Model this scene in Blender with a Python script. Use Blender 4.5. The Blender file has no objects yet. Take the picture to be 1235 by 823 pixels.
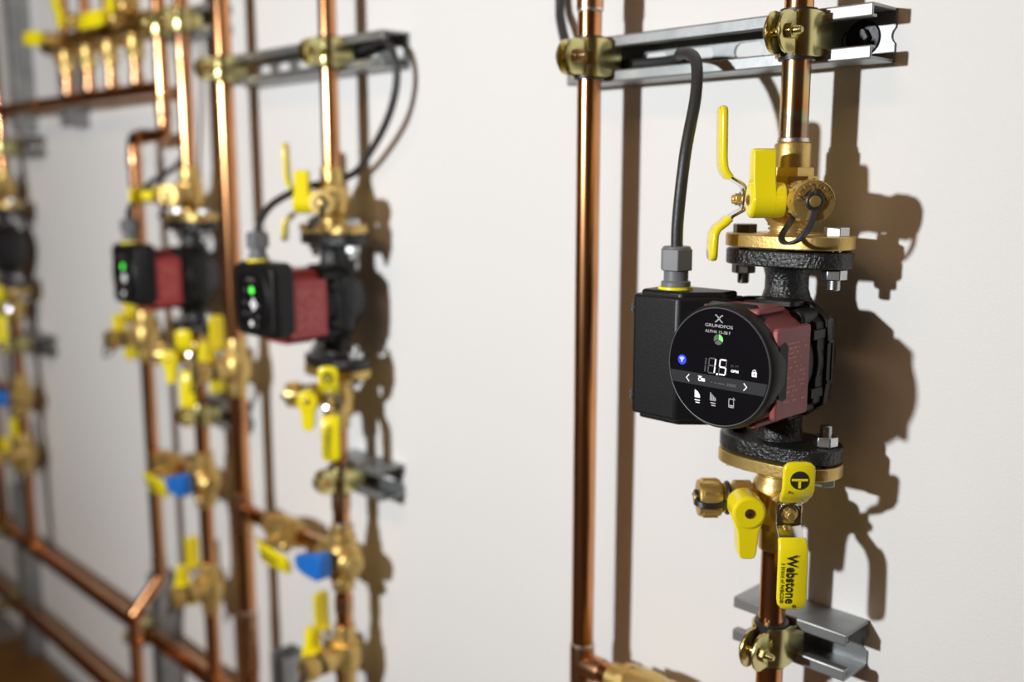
import bpy, bmesh, math, random
from mathutils import Matrix, Vector

random.seed(4)
SC = bpy.context.scene
COL = SC.collection
PI = math.pi
Z0 = 1.14                                  # height of the camera above the floor

# ------------------------------------------------------------------ camera
cam_data = bpy.data.cameras.new('camera')
cam_data.sensor_width = 36.0
cam_data.lens = 36.0 * 1200.0 / 1235.0
cam_data.clip_start = 0.02
cam_data.dof.use_dof = True
cam_data.dof.focus_distance = 0.745
cam_data.dof.aperture_fstop = 2.5
cam = bpy.data.objects.new('camera', cam_data)
COL.objects.link(cam)
cam.location = (0.0, -0.766, Z0)
cam.rotation_euler = (math.radians(90 - 9.3), 0, math.radians(45.8))
SC.camera = cam

# ------------------------------------------------------------------ world, lights, exposure
world = bpy.data.worlds.new('world')
SC.world = world
world.use_nodes = True
world.node_tree.nodes['Background'].inputs[0].default_value = (1.0, 0.86, 0.70, 1)
world.node_tree.nodes['Background'].inputs[1].default_value = 0.05


def area_light(name, loc, target, power, size, color, shape='DISK', size_y=None):
    d = bpy.data.lights.new(name, 'AREA')
    d.energy = power
    d.shape = shape
    d.size = size
    if size_y:
        d.size_y = size_y
    d.color = color
    o = bpy.data.objects.new(name, d)
    COL.objects.link(o)
    o.location = loc
    v = Vector(target) - Vector(loc)
    o.rotation_euler = v.to_track_quat('-Z', 'Y').to_euler()
    return o


fl = bpy.data.lights.new('flash_lamp', 'SPOT')        # the photographer's flash, held left of the camera
fl.energy = 119.0
fl.spot_size = math.radians(128)
fl.spot_blend = 0.75
fl.shadow_soft_size = 0.035
fl.color = (0.95, 0.985, 1.0)
flo = bpy.data.objects.new('flash_lamp', fl)
COL.objects.link(flo)
flo.location = (-0.80, -1.70, Z0 + 0.21)
flo.rotation_euler = Vector((-0.30, 1.70, 0.12)).to_track_quat('-Z', 'Y').to_euler()
area_light('ceiling_lamp', (-0.6, -1.7, 2.55), (-0.6, -1.7, 0), 11.0, 1.2, (1.0, 0.60, 0.32), 'RECTANGLE', 0.3)

SC.view_settings.view_transform = 'Standard'
SC.view_settings.look = 'None'
SC.view_settings.exposure = 0.0
SC.view_settings.gamma = 1.0
SC.view_settings.use_curve_mapping = False


# ------------------------------------------------------------------ materials
def mat(name, color, metal=0.0, rough=0.5, noise=None, bump=None, emit=None, coat=0.0, spec=None):
    """noise = (scale, other colour, amount); bump = (scale, strength, distance)"""
    m = bpy.data.materials.new(name)
    m.use_nodes = True
    nt = m.node_tree
    b = nt.nodes['Principled BSDF']
    b.inputs['Base Color'].default_value = (*color, 1)
    b.inputs['Metallic'].default_value = metal
    b.inputs['Roughness'].default_value = rough
    if coat:
        b.inputs['Coat Weight'].default_value = coat
        b.inputs['Coat Roughness'].default_value = 0.08
    if spec is not None:
        b.inputs['Specular IOR Level'].default_value = spec
    if emit:
        b.inputs['Emission Color'].default_value = (*emit[0], 1)
        b.inputs['Emission Strength'].default_value = emit[1]
    tc = None
    if noise or bump:
        tc = nt.nodes.new('ShaderNodeTexCoord')
    if noise:
        n = nt.nodes.new('ShaderNodeTexNoise')
        n.inputs['Scale'].default_value = noise[0]
        n.inputs['Detail'].default_value = 5
        nt.links.new(tc.outputs['Object'], n.inputs['Vector'])
        r = nt.nodes.new('ShaderNodeValToRGB')
        r.color_ramp.elements[0].position = 0.5 - 0.18
        r.color_ramp.elements[1].position = 0.5 + 0.22
        r.color_ramp.elements[0].color = (*color, 1)
        k = noise[2]
        r.color_ramp.elements[1].color = tuple(color[i] * (1 - k) + noise[1][i] * k for i in range(3)) + (1,)
        nt.links.new(n.outputs['Fac'], r.inputs['Fac'])
        nt.links.new(r.outputs['Color'], b.inputs['Base Color'])
        mr = nt.nodes.new('ShaderNodeMapRange')
        mr.inputs['To Min'].default_value = max(0.02, rough - 0.05)
        mr.inputs['To Max'].default_value = rough + 0.08
        nt.links.new(n.outputs['Fac'], mr.inputs['Value'])
        nt.links.new(mr.outputs['Result'], b.inputs['Roughness'])
    if bump:
        n2 = nt.nodes.new('ShaderNodeTexNoise')
        n2.inputs['Scale'].default_value = bump[0]
        n2.inputs['Detail'].default_value = 3
        nt.links.new(tc.outputs['Object'], n2.inputs['Vector'])
        bm_ = nt.nodes.new('ShaderNodeBump')
        bm_.inputs['Strength'].default_value = bump[1]
        bm_.inputs['Distance'].default_value = bump[2]
        nt.links.new(n2.outputs['Fac'], bm_.inputs['Height'])
        nt.links.new(bm_.outputs['Normal'], b.inputs['Normal'])
    return m


M_ = {}
M_['copper'] = mat('copper', (0.74, 0.36, 0.16), 1.0, 0.20, (14, (0.50, 0.21, 0.09), 0.75))
M_['copper_worn'] = mat('heat_stained_copper', (0.70, 0.36, 0.19), 1.0, 0.28, (30, (0.34, 0.22, 0.13), 0.8))
def stained_copper():
    m = mat('copper_stained_by_heat', (0.74, 0.36, 0.16), 1.0, 0.22, (14, (0.50, 0.21, 0.09), 0.75))
    nt = m.node_tree; b = nt.nodes['Principled BSDF']
    tc = nt.nodes.new('ShaderNodeTexCoord'); sp = nt.nodes.new('ShaderNodeSeparateXYZ')
    nz = nt.nodes.new('ShaderNodeTexNoise'); nz.inputs['Scale'].default_value = 55
    ad = nt.nodes.new('ShaderNodeMath'); ad.operation = 'MULTIPLY_ADD'; ad.inputs[1].default_value = 0.022
    nt.links.new(tc.outputs['Object'], sp.inputs[0]); nt.links.new(tc.outputs['Object'], nz.inputs['Vector'])
    nt.links.new(nz.outputs['Fac'], ad.inputs[0]); nt.links.new(sp.outputs['Z'], ad.inputs[2])
    mr = nt.nodes.new('ShaderNodeMapRange'); mr.inputs['From Min'].default_value = 0.011; mr.inputs['From Max'].default_value = 0.075
    nt.links.new(ad.outputs[0], mr.inputs['Value'])
    r = nt.nodes.new('ShaderNodeValToRGB'); e = r.color_ramp.elements
    e[0].position = 0.0; e[0].color = (0.42, 0.27, 0.18, 1)
    e[1].position = 1.0; e[1].color = (0.72, 0.36, 0.15, 1)
    for p, c in ((0.28, (0.36, 0.24, 0.17, 1)), (0.36, (0.40, 0.42, 0.26, 1)), (0.46, (0.62, 0.32, 0.12, 1)), (0.70, (0.66, 0.42, 0.16, 1)), (0.82, (0.56, 0.44, 0.24, 1))):
        q = e.new(p); q.color = c
    nt.links.new(mr.outputs['Result'], r.inputs['Fac'])
    nt.links.new(r.outputs['Color'], b.inputs['Base Color'])
    return m


M_['copper_stained'] = stained_copper()
M_['brass'] = mat('brass', (0.74, 0.53, 0.19), 0.82, 0.37, (60, (0.55, 0.36, 0.11), 0.6), (350, 0.25, 0.001))
M_['brass_dark'] = mat('dull_brass', (0.46, 0.30, 0.13), 1.0, 0.36, (70, (0.36, 0.20, 0.09), 0.6))
M_['zinc'] = mat('yellow_zinc', (0.74, 0.61, 0.26), 1.0, 0.24, (45, (0.55, 0.56, 0.26), 0.8))
M_['steel'] = mat('galvanised_steel', (0.62, 0.64, 0.65), 1.0, 0.30, (40, (0.40, 0.42, 0.42), 0.7))
M_['strut'] = mat('galvanised_channel', (0.42, 0.435, 0.44), 0.85, 0.46, (24, (0.26, 0.27, 0.275), 0.85), (160, 0.12, 0.001))
M_['chrome'] = mat('chrome', (0.78, 0.76, 0.72), 1.0, 0.12)
M_['solder'] = mat('solder', (0.80, 0.77, 0.70), 1.0, 0.33, (200, (0.6, 0.5, 0.4), 0.6))
M_['cast'] = mat('black_cast_iron', (0.012, 0.012, 0.013), 0.0, 0.30, None, (420, 0.7, 0.002), spec=0.6)
M_['black'] = mat('black_plastic', (0.008, 0.008, 0.009), 0.0, 0.42, None, (900, 0.25, 0.0006), spec=0.35)
M_['gloss'] = mat('black_glass', (0.006, 0.006, 0.008), 0.0, 0.10, coat=0.3)
M_['rubber'] = mat('black_rubber', (0.018, 0.019, 0.022), 0.0, 0.42, None, (300, 0.2, 0.001))
M_['cable'] = mat('black_cable_sheath', (0.030, 0.031, 0.033), 0.0, 0.45, None, (260, 0.25, 0.001))
M_['red'] = mat('dark_red_paint', (0.42, 0.058, 0.064), 0.0, 0.36, None, (700, 0.2, 0.0006))
M_['red_dull'] = mat('dull_red_paint', (0.29, 0.075, 0.080), 0.0, 0.45, None, (700, 0.2, 0.0006))
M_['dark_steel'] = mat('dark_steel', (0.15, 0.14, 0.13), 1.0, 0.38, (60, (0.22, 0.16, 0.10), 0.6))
M_['red_print'] = mat('faded_label_print', (0.62, 0.27, 0.22), 0.0, 0.5)
M_['yellow'] = mat('yellow_vinyl', (0.92, 0.77, 0.010), 0.0, 0.27, coat=0.2)
M_['blue'] = mat('blue_vinyl', (0.015, 0.17, 0.62), 0.0, 0.35)
M_['gray'] = mat('gray_plastic', (0.16, 0.165, 0.175), 0.0, 0.42)
M_['ink'] = mat('black_ink', (0.02, 0.018, 0.01), 0.0, 0.6)
M_['white_led'] = mat('lit_white_symbol', (0.8, 0.8, 0.8), 0, 0.5, emit=((0.9, 0.93, 1.0), 0.35))
M_['digit_led'] = mat('lit_digit', (0.8, 0.8, 0.8), 0, 0.5, emit=((0.86, 0.86, 1.0), 0.9))
M_['dim'] = mat('unlit_segment', (0.09, 0.085, 0.08), 0, 0.5)
M_['print'] = mat('grey_white_print', (0.50, 0.50, 0.52), 0, 0.5)
M_['band'] = mat('dark_grey_print', (0.030, 0.030, 0.034), 0, 0.3)
M_['blue_led'] = mat('lit_blue_halo', (0.0, 0.02, 0.3), 0, 0.5, emit=((0.01, 0.03, 0.9), 1.6))
M_['green_led'] = mat('lit_green', (0.1, 0.6, 0.1), 0, 0.5, emit=((0.20, 0.75, 0.12), 0.8))
M_['green_bright'] = mat('bright_green_light', (0.1, 0.6, 0.1), 0, 0.5, emit=((0.06, 0.9, 0.05), 1.6))
M_['dim_green'] = mat('unlit_green', (0.10, 0.13, 0.10), 0, 0.5)
M_['rim'] = mat('silver_rim', (0.10, 0.10, 0.105), 0.0, 0.45)
M_['wall'] = mat('white_wall_paint', (0.80, 0.795, 0.785), 0.0, 0.75, (1.3, (0.77, 0.76, 0.75), 0.6), (420, 0.22, 0.0012), spec=0.25)
M_['room'] = mat('room_paint', (0.26, 0.19, 0.13), 0.0, 0.8, (1.5, (0.21, 0.15, 0.10), 0.5), None, spec=0.2)
M_['floor'] = mat('grey_concrete', (0.22, 0.205, 0.19), 0.0, 0.8, (6, (0.14, 0.13, 0.12), 0.8), (40, 0.3, 0.004), spec=0.2)
M_['board'] = mat('brown_board', (0.22, 0.105, 0.022), 0.0, 0.6, (8, (0.12, 0.05, 0.010), 0.8), spec=0.3)


# ------------------------------------------------------------------ mesh helpers
def fr(o=(0, 0, 0), z=(0, 0, 1), x=None):
    """frame at o with local Z along z and local X near x"""
    z = Vector(z).normalized()
    if x is None:
        x = Vector((1, 0, 0)) if abs(z.x) < 0.9 else Vector((0, 1, 0))
    x = Vector(x)
    x = (x - z * x.dot(z)).normalized()
    y = z.cross(x)
    m = Matrix((x, y, z)).transposed().to_4x4()
    m.translation = Vector(o)
    return m


I4 = Matrix.Identity(4)


def ngon(n, r, a0=0.0):
    return [(r * math.cos(a0 + 2 * PI * i / n), r * math.sin(a0 + 2 * PI * i / n)) for i in range(n)]


def rrect(w, h, r, n=4):
    out = []
    for cx, cy, a in ((w/2-r, h/2-r, 0), (-w/2+r, h/2-r, 90), (-w/2+r, -h/2+r, 180), (w/2-r, -h/2+r, 270)):
        for i in range(n + 1):
            t = math.radians(a + 90 * i / n)
            out.append((cx + r * math.cos(t), cy + r * math.sin(t)))
    return out


def fillet(pts, rad, n=6):
    pts = [Vector(p) for p in pts]
    out = [pts[0]]
    for i in range(1, len(pts) - 1):
        a, b, c = pts[i-1], pts[i], pts[i+1]
        u = (a - b).normalized(); v = (c - b).normalized()
        ang = u.angle(v)
        if ang > PI - 1e-3:
            out.append(b); continue
        d = min(rad / math.tan(ang / 2), (a - b).length * 0.49, (c - b).length * 0.49)
        p0 = b + u * d; p1 = b + v * d
        for k in range(n + 1):
            t = k / n
            out.append(p0 * (1-t)**2 + b * 2*t*(1-t) + p1 * t*t)
    out.append(pts[-1])
    return out


def spline(pts, n=8):
    pts = [Vector(p) for p in pts]
    P = [pts[0] * 2 - pts[1]] + pts + [pts[-1] * 2 - pts[-2]]
    out = []
    for i in range(1, len(P) - 2):
        for k in range(n):
            t = k / n
            out.append(0.5 * ((2 * P[i]) + (P[i+1] - P[i-1]) * t + (2*P[i-1] - 5*P[i] + 4*P[i+1] - P[i+2]) * t*t
                              + (3*P[i] - P[i-1] - 3*P[i+1] + P[i+2]) * t**3))
    out.append(pts[-1])
    return out


class MB:
    def __init__(self):
        self.v = []; self.f = []

    def add(self, vs, fs, M=I4):
        n = len(self.v)
        self.v += [M @ Vector(p) for p in vs]
        self.f += [[i + n for i in q] for q in fs]
        return self

    def lathe(self, prof, M=I4, seg=32):
        """prof: (radius, height) pairs from one end to the other, about local Z"""
        vs = []; fs = []; rings = []
        for r, h in prof:
            if r < 1e-6:
                rings.append([len(vs)]); vs.append((0, 0, h))
            else:
                rings.append(list(range(len(vs), len(vs) + seg)))
                vs += [(r * math.cos(2*PI*i/seg), r * math.sin(2*PI*i/seg), h) for i in range(seg)]
        for a, b in zip(rings, rings[1:]):
            for i in range(seg):
                j = (i + 1) % seg
                if len(a) == 1 and len(b) == 1: continue
                if len(a) == 1: fs.append([a[0], b[j], b[i]])
                elif len(b) == 1: fs.append([a[i], a[j], b[0]])
                else: fs.append([a[i], a[j], b[j], b[i]])
        if len(rings[0]) > 1: fs.append(rings[0][::-1])
        if len(rings[-1]) > 1: fs.append(rings[-1])
        return self.add(vs, fs, M)

    def prism(self, poly, z0, z1, M=I4, s0=1.0, s1=1.0):
        n = len(poly)
        vs = [(x*s0, y*s0, z0) for x, y in poly] + [(x*s1, y*s1, z1) for x, y in poly]
        fs = [list(range(n))[::-1], list(range(n, 2*n))]
        fs += [[i, (i+1) % n, (i+1) % n + n, i + n] for i in range(n)]
        return self.add(vs, fs, M)

    def box(self, c, s, M=I4):
        x, y, z = c; a, b, d = s[0]/2, s[1]/2, s[2]/2
        return self.prism([(x-a, y-b), (x+a, y-b), (x+a, y+b), (x-a, y+b)], z-d, z+d, M)

    def tube(self, path, r, M=I4, seg=16, closed=False):
        path = [Vector(p) for p in path]
        n = len(path); rs = r if isinstance(r, (list, tuple)) else [r] * n
        tang = []
        for i in range(n):
            if closed: t = path[(i+1) % n] - path[i-1]
            else: t = path[min(i+1, n-1)] - path[max(i-1, 0)]
            tang.append(t.normalized())
        up = tang[0].orthogonal().normalized()
        vs = []; fs = []
        for i in range(n):
            if i: up = tang[i-1].rotation_difference(tang[i]) @ up
            up = (up - tang[i] * up.dot(tang[i])).normalized()
            sd = tang[i].cross(up)
            for k in range(seg):
                a = 2*PI*k/seg
                vs.append(path[i] + (up * math.cos(a) + sd * math.sin(a)) * rs[i])
        m = n if closed else n - 1
        for i in range(m):
            for k in range(seg):
                k2 = (k+1) % seg; j = (i+1) % n
                fs.append([i*seg+k, i*seg+k2, j*seg+k2, j*seg+k])
        if not closed:
            fs.append(list(range(seg))[::-1]); fs.append([(n-1)*seg+k for k in range(seg)])
        return self.add(vs, fs, M)

    def strap(self, path, widths, t, M=I4, cut=0.3):
        """flat bar: path in local XZ, width along local Y, thickness t"""
        n = len(path); pts = [Vector((p[0], p[1])) for p in path]
        ws = widths if isinstance(widths, (list, tuple)) else [widths] * n
        ts = t if isinstance(t, (list, tuple)) else [t] * n
        vs = []; fs = []
        for i in range(n):
            d = (pts[min(i+1, n-1)] - pts[max(i-1, 0)]).normalized()
            nn = Vector((-d.y, d.x))
            w, h = ws[i]/2, ts[i]/2
            c = min(w, h) * cut * 2
            c = min(c, w*0.95, h*0.95)
            sec = [(w-c, h), (w-c*.3, h-c*.3), (w, h-c), (w, -h+c), (w-c*.3, -h+c*.3), (w-c, -h), (-w+c, -h), (-w+c*.3, -h+c*.3), (-w, -h+c), (-w, h-c), (-w+c*.3, h-c*.3), (-w+c, h)]
            for y, q in sec:
                p = pts[i] + nn * q
                vs.append((p.x, y, p.y))
        k = 12
        for i in range(n-1):
            for j in range(k):
                j2 = (j+1) % k
                fs.append([i*k+j, i*k+j2, (i+1)*k+j2, (i+1)*k+j])
        fs.append(list(range(k))[::-1]); fs.append([(n-1)*k+j for j in range(k)])
        return self.add(vs, fs, M)

    def build(self, name, m, parent=None, bevel=0.0, angle=32, loc=None):
        me = bpy.data.meshes.new(name)
        me.from_pydata([tuple(v) for v in self.v], [], self.f)
        bm = bmesh.new(); bm.from_mesh(me)
        bmesh.ops.recalc_face_normals(bm, faces=bm.faces)
        bm.to_mesh(me); bm.free()
        me.shade_smooth()
        me.set_sharp_from_angle(angle=math.radians(angle))
        me.materials.append(M_[m] if isinstance(m, str) else m)
        o = bpy.data.objects.new(name, me)
        COL.objects.link(o)
        if parent: o.parent = parent
        if loc: o.location = loc
        if bevel:
            b = o.modifiers.new('bevel', 'BEVEL')
            b.width = bevel; b.segments = 2; b.limit_method = 'ANGLE'; b.angle_limit = math.radians(35)
            b.harden_normals = False
        return o


def thing(name, label, cat, loc, group=None, rot=None):
    o = bpy.data.objects.new(name, None)
    o.empty_display_size = 0.02
    COL.objects.link(o)
    o.location = loc
    if rot: o.rotation_euler = rot
    o['label'] = label; o['category'] = cat
    if group: o['group'] = group
    return o


def tag(o, label, cat, group=None):
    o['label'] = label; o['category'] = cat
    if group: o['group'] = group
    return o


def structure(o):
    o['kind'] = 'structure'
    return o


def text(name, s, size, M, m, parent, extrude=0.0002, width=None, spacing=1.0, align='CENTER', bold=0.0):
    cu = bpy.data.curves.new(name, 'FONT')
    cu.body = s; cu.size = size; cu.align_x = align; cu.align_y = 'CENTER'
    cu.extrude = extrude; cu.offset = bold; cu.space_character = spacing; cu.resolution_u = 3
    o = bpy.data.objects.new(name, cu)
    COL.objects.link(o)
    dg = bpy.context.evaluated_depsgraph_get()
    me = bpy.data.meshes.new_from_object(o.evaluated_get(dg))
    bpy.data.objects.remove(o); bpy.data.curves.remove(cu)
    me.name = name
    if width:
        xs = [v.co.x for v in me.vertices]
        k = width / (max(xs) - min(xs))
        for v in me.vertices: v.co.x *= k
    me.transform(M)
    me.materials.clear(); me.materials.append(M_[m])
    n = bpy.data.objects.new(name, me)
    COL.objects.link(n); n.parent = parent
    return n


# ================================================================== the setting
XL, XR, YF, ZC = -3.6, 1.4, -3.4, 2.7
structure(MB().box(((XL+XR)/2, 0.05, ZC/2), (XR-XL+0.2, 0.1, ZC)).build('wall_back', 'wall'))
structure(MB().box((XL-0.05, YF/2, ZC/2), (0.1, -YF, ZC)).build('wall_left', 'room'))
structure(MB().box((XR+0.05, YF/2, ZC/2), (0.1, -YF, ZC)).build('wall_right', 'room'))
structure(MB().box(((XL+XR)/2, YF-0.05, ZC/2), (XR-XL+0.2, 0.1, ZC)).build('wall_front', 'room'))
structure(MB().box(((XL+XR)/2, YF/2, -0.05), (XR-XL+0.2, -YF+0.2, 0.1)).build('floor', 'floor'))
structure(MB().box(((XL+XR)/2, YF/2, ZC+0.05), (XR-XL+0.2, -YF+0.2, 0.1)).build('ceiling', 'room'))

PY = -0.056                                 # the pipes' distance in front of the wall
PR = 0.0111                                 # copper pipe radius

# ================================================================== builders


def clamp(label, loc, r=PR, rot=(0, 0, 0), worn=False, group='pipe clamps on the channels'):
    """two bent ear halves hooked into the channel behind, joined by a screw in front of the pipe; pipe along local Z"""
    t = thing('pipe_clamp', label, 'clamp', loc, group, rot)
    c = 0.0042
    R = r + c
    MB().lathe([(r + 0.0004, -0.019), (r + 0.003, -0.019), (r + 0.003, 0.019), (r + 0.0004, 0.019)], I4, 28).build('cushion', 'rubber', t)
    for s in (1, -1):
        path = [(R, R + 0.010), (R, R * 0.5)]
        for k in range(0, 9):
            a = -k * math.radians(66) / 8
            path.append((R * math.cos(a), R * math.sin(a)))
        path += [(0.0062, -R - 0.0010), (0.0056, -R - 0.004), (0.0056, -R - 0.010), (0.0056, -R - 0.015), (0.0056, -R - 0.019), (0.0056, -R - 0.0215), (0.0056, -R - 0.0228)]
        w = [0.022, 0.033] + [0.034] * 9 + [0.029, 0.031, 0.032, 0.029, 0.021, 0.012, 0.004]
        if s < 0:
            path = [(-a, b) for a, b in path]
        m = Matrix(((1, 0, 0, 0), (0, 0, 1, 0), (0, 1, 0, 0), (0, 0, 0, 1)))
        MB().strap(path, w, 0.0021, m, 0.15).build('clamp_half', 'zinc', t)
    y = -R - 0.0105
    sc = MB()
    sc.lathe([(0, -0.013), (0.0035, -0.0128), (0.0055, -0.011), (0.0058, -0.0068)], fr((0, y, 0), (1, 0, 0)), 16)
    sc.lathe([(0.0028, -0.006), (0.0028, 0.0175), (0.0022, 0.0185)], fr((0, y, 0), (1, 0, 0)), 12)
    for k in range(6):
        sc.lathe([(0.0027, 0.0105 + k * .0012), (0.0032, 0.0110 + k * .0012), (0.0027, 0.0115 + k * .0012)], fr((0, y, 0), (1, 0, 0)), 12)
    o = sc.build('screw', 'brass_dark' if worn else 'zinc', t)
    MB().prism(ngon(6, 0.0063), 0.0068, 0.0118, fr((0, y, 0), (1, 0, 0))).build('nut', 'brass_dark' if worn else 'zinc', t, 0.0005)
    return t


def strut(label, loc, L, rot=(0, 0, 0), offset=0.018, bolts=(), group='slotted strut channels on the wall'):
    """C channel 41 x 41 along local X, web against the wall at local y = 0, open towards -Y"""
    t = thing('strut_channel', label, 'channel', loc, group, rot)
    h, D, th = 0.0206, 0.041, 0.0026
    m = MB()
    mx = fr((0, 0, 0), (1, 0, 0), (0, 1, 0))     # local x->world y, local y->world z
    for s in (1, -1):
        poly = [(0, s*h), (-D + .001, s*h), (-D, s*(h-.001)), (-D, s*(h-.0095)), (-D+.001, s*(h-.0105)), (-D+.008, s*(h-.0105)), (-D+.008, s*(h-.0082)),
                (-D+th, s*(h-.0082)), (-D+th, s*(h-th)), (0, s*(h-th))]
        m.prism(poly, -L/2, L/2, mx)
    m.build('channel', 'strut', t, 0.0006)
    w = MB()
    mw = fr((0, 0, 0), (0, -1, 0), (1, 0, 0))    # local z -> world -y ; local y -> ... z up
    hh = h - 0.0002
    sw, sr = 0.0145, 0.0072
    cells = []
    x = -L/2
    pitch = 0.0505
    first = True
    while x < L/2 - 1e-6:
        x1 = min(x + pitch, L/2)
        cells.append((x, x1)); x = x1
    for (a, b) in cells:
        for s in (1, -1):
            if b - a > 0.045:
                c = (a + b) / 2
                p = [(a, 0), (c - sw, 0)]
                for k in range(1, 7):
                    q = k / 6 * PI / 2
                    p.append((c - sw + sr - sr * math.cos(q), s * sr * math.sin(q)))
                for k in range(0, 7):
                    q = PI / 2 - k / 6 * PI / 2
                    p.append((c + sw - sr + sr * math.cos(q), s * sr * math.sin(q)))
                p += [(b, 0), (b, s*hh), (a, s*hh)]
            else:
                p = [(a, 0), (max(a + .001, b - 0.012), 0)]
                e = p[-1][0]
                for k in range(1, 7):
                    q = k / 6 * PI / 2
                    p.append((min(b, e + sr - sr * math.cos(q)), s * sr * math.sin(q)))
                p += [(b, s*sr), (b, s*hh), (a, s*hh)]
            w.prism(p, 0.0001, th, mw)
    w.build('slotted_web', 'strut', t)
    for bx in bolts:
        b = MB().lathe([(0.0140, 0.0026), (0.0140, 0.0046), (0.0135, 0.005)], fr((bx, 0, 0), (0, -1, 0)), 24).build('washer', 'rubber', t)
        MB().prism(ngon(6, 0.0075), 0.005, 0.0105, fr((bx, 0, 0), (0, -1, 0))).build('bolt_head', 'rubber', b, 0.0006)
    return t


def add_lever(t, o, out, long, name='lever', print_it=False, short=True, rough=False):
    """handle of a ball valve: pivot o, outward axis, direction of the long arm"""
    M = fr(o, out, long)                       # local X along the long arm, local Z outwards
    path = [(-0.0185, 0.0135), (-0.013, 0.0095), (-0.0085, 0.0015), (-0.0065, 0.0), (0.0, 0.0), (0.0085, 0.0), (0.0115, 0.002), (0.0185, 0.0135), (0.0235, 0.0165)]
    w = [0.019, 0.019, 0.0195, 0.0195, 0.0195, 0.0195, 0.0195, 0.019, 0.019]
    if not short:
        path = path[3:]; w = w[3:]
    lv = MB().strap(path, w, 0.0022, M, 0.1).build(name, 'chrome', t, 0.0003)
    g = [(0.0170, 0.0122), (0.0210, 0.0155), (0.0255, 0.0173), (0.033, 0.0180), (0.049, 0.0184), (0.064, 0.0187), (0.0685, 0.0188), (0.071, 0.0188), (0.072, 0.0188)]
    gw = [0.0215, 0.0225, 0.023, 0.023, 0.0232, 0.0232, 0.0218, 0.017, 0.010]
    MB().strap(g, gw, [.0052]*7 + [.0046, .003], M, 0.33).build('long_grip', 'yellow', lv, angle=50)
    if short:
        g = [(-0.0145, 0.0112), (-0.0185, 0.0150), (-0.0225, 0.0205), (-0.027, 0.0228), (-0.034, 0.0232), (-0.042, 0.0234), (-0.045, 0.0234), (-0.0475, 0.0234), (-0.0485, 0.0234)]
        MB().strap(g, [.0215, .0232, .024, .0245, .0245, .0245, .0232, .018, .011], [.0052]*7 + [.0046, .003], M, 0.33).build('short_grip', 'yellow', lv, angle=50)
    n = MB().prism(ngon(6, 0.0048), 0.0020, 0.0068, M)
    n.lathe([(0.0036, 0.006), (0.0036, 0.0088), (0.0028, 0.0093)], M, 14)
    n.build('lever_nut', 'brass', lv, 0.0004)
    MB().lathe([(0.0088, 0.0009), (0.0084, 0.0022), (0.0066, 0.0026), (0.0054, 0.0016), (0, 0.0016)], M, 24).build('dished_washer', 'chrome', lv)
    if print_it:
        Mt = M @ fr((0.0470, -0.0022, 0.0216), (0, 0, 1), (1, 0, 0))
        text('lever_print', 'Webstone', 0.0112, Mt, 'ink', lv, 0.0001, 0.0400, bold=0.00018)
        text('lever_print', '\u00ae', 0.004, M @ fr((0.0690, 0.0012, 0.0216), (0, 0, 1), (1, 0, 0)), 'ink', lv, 0.0001)
        text('lever_print', 'a brand of NIBCO\u00ae', 0.0036, M @ fr((0.0500, -0.0088, 0.0216), (0, 0, 1), (1, 0, 0)), 'ink', lv, 0.0001, 0.0330)
        Mr = M @ fr((-0.0345, 0.0, 0.02605), (0, 0, 1), (-1, 0, 0))
        e = MB()
        # round emblem: black disc with a yellow T and F left open
        e.lathe([(0.0072, 0), (0.0072, 0.00015)], Mr, 36)
        d = e.build('emblem', 'ink', lv)
        # emblem upright runs along the lever; local X of Mr = along the short arm
        y_ = MB()
        y_.box((0.0004, 0, 0.0003), (0.0018, 0.0122, 0.0003), Mr)
        y_.box((-0.0030, 0, 0.0003), (0.0062, 0.0020, 0.0003), Mr)
        y_.build('emblem_mark', 'yellow', lv)
        text('lever_print', '\u00ae', 0.0035, M @ fr((-0.0245, -0.0075, 0.0255), (0, 0.0, 1), (0, 1, 0)), 'ink', lv, 0.0001)
    return lv


def add_drain_handle(t, o, out, long):
    M = fr(o, out, long)
    b = MB()
    n = 14
    poly = []
    for k in range(n + 1):
        a = math.radians(72 + k * (288 - 72) / n)
        poly.append((0.0135 * math.cos(a), 0.0135 * math.sin(a)))
    poly += [(0.016, -0.0083), (0.034, -0.0070), (0.0375, -0.0058), (0.0385, -0.003), (0.0385, 0.003), (0.0375, 0.0058), (0.034, 0.0070), (0.016, 0.0083)]
    b.prism(poly, 0.004, 0.021, M)
    b.lathe([(0.0132, -0.004), (0.0134, 0.004), (0.0134, 0.021), (0.0120, 0.0225)], M, 28)
    h = b.build('drain_handle', 'yellow', t, 0.0012)
    s = MB().lathe([(0.0040, 0.0222), (0.0040, 0.0232), (0.003, 0.0236)], M, 16)
    s.box((0, 0, 0.0238), (0.005, 0.001, 0.0006), M); s.box((0, 0, 0.0238), (0.001, 0.005, 0.0006), M)
    s.build('handle_screw', 'brass_dark', h)
    return h


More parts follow.
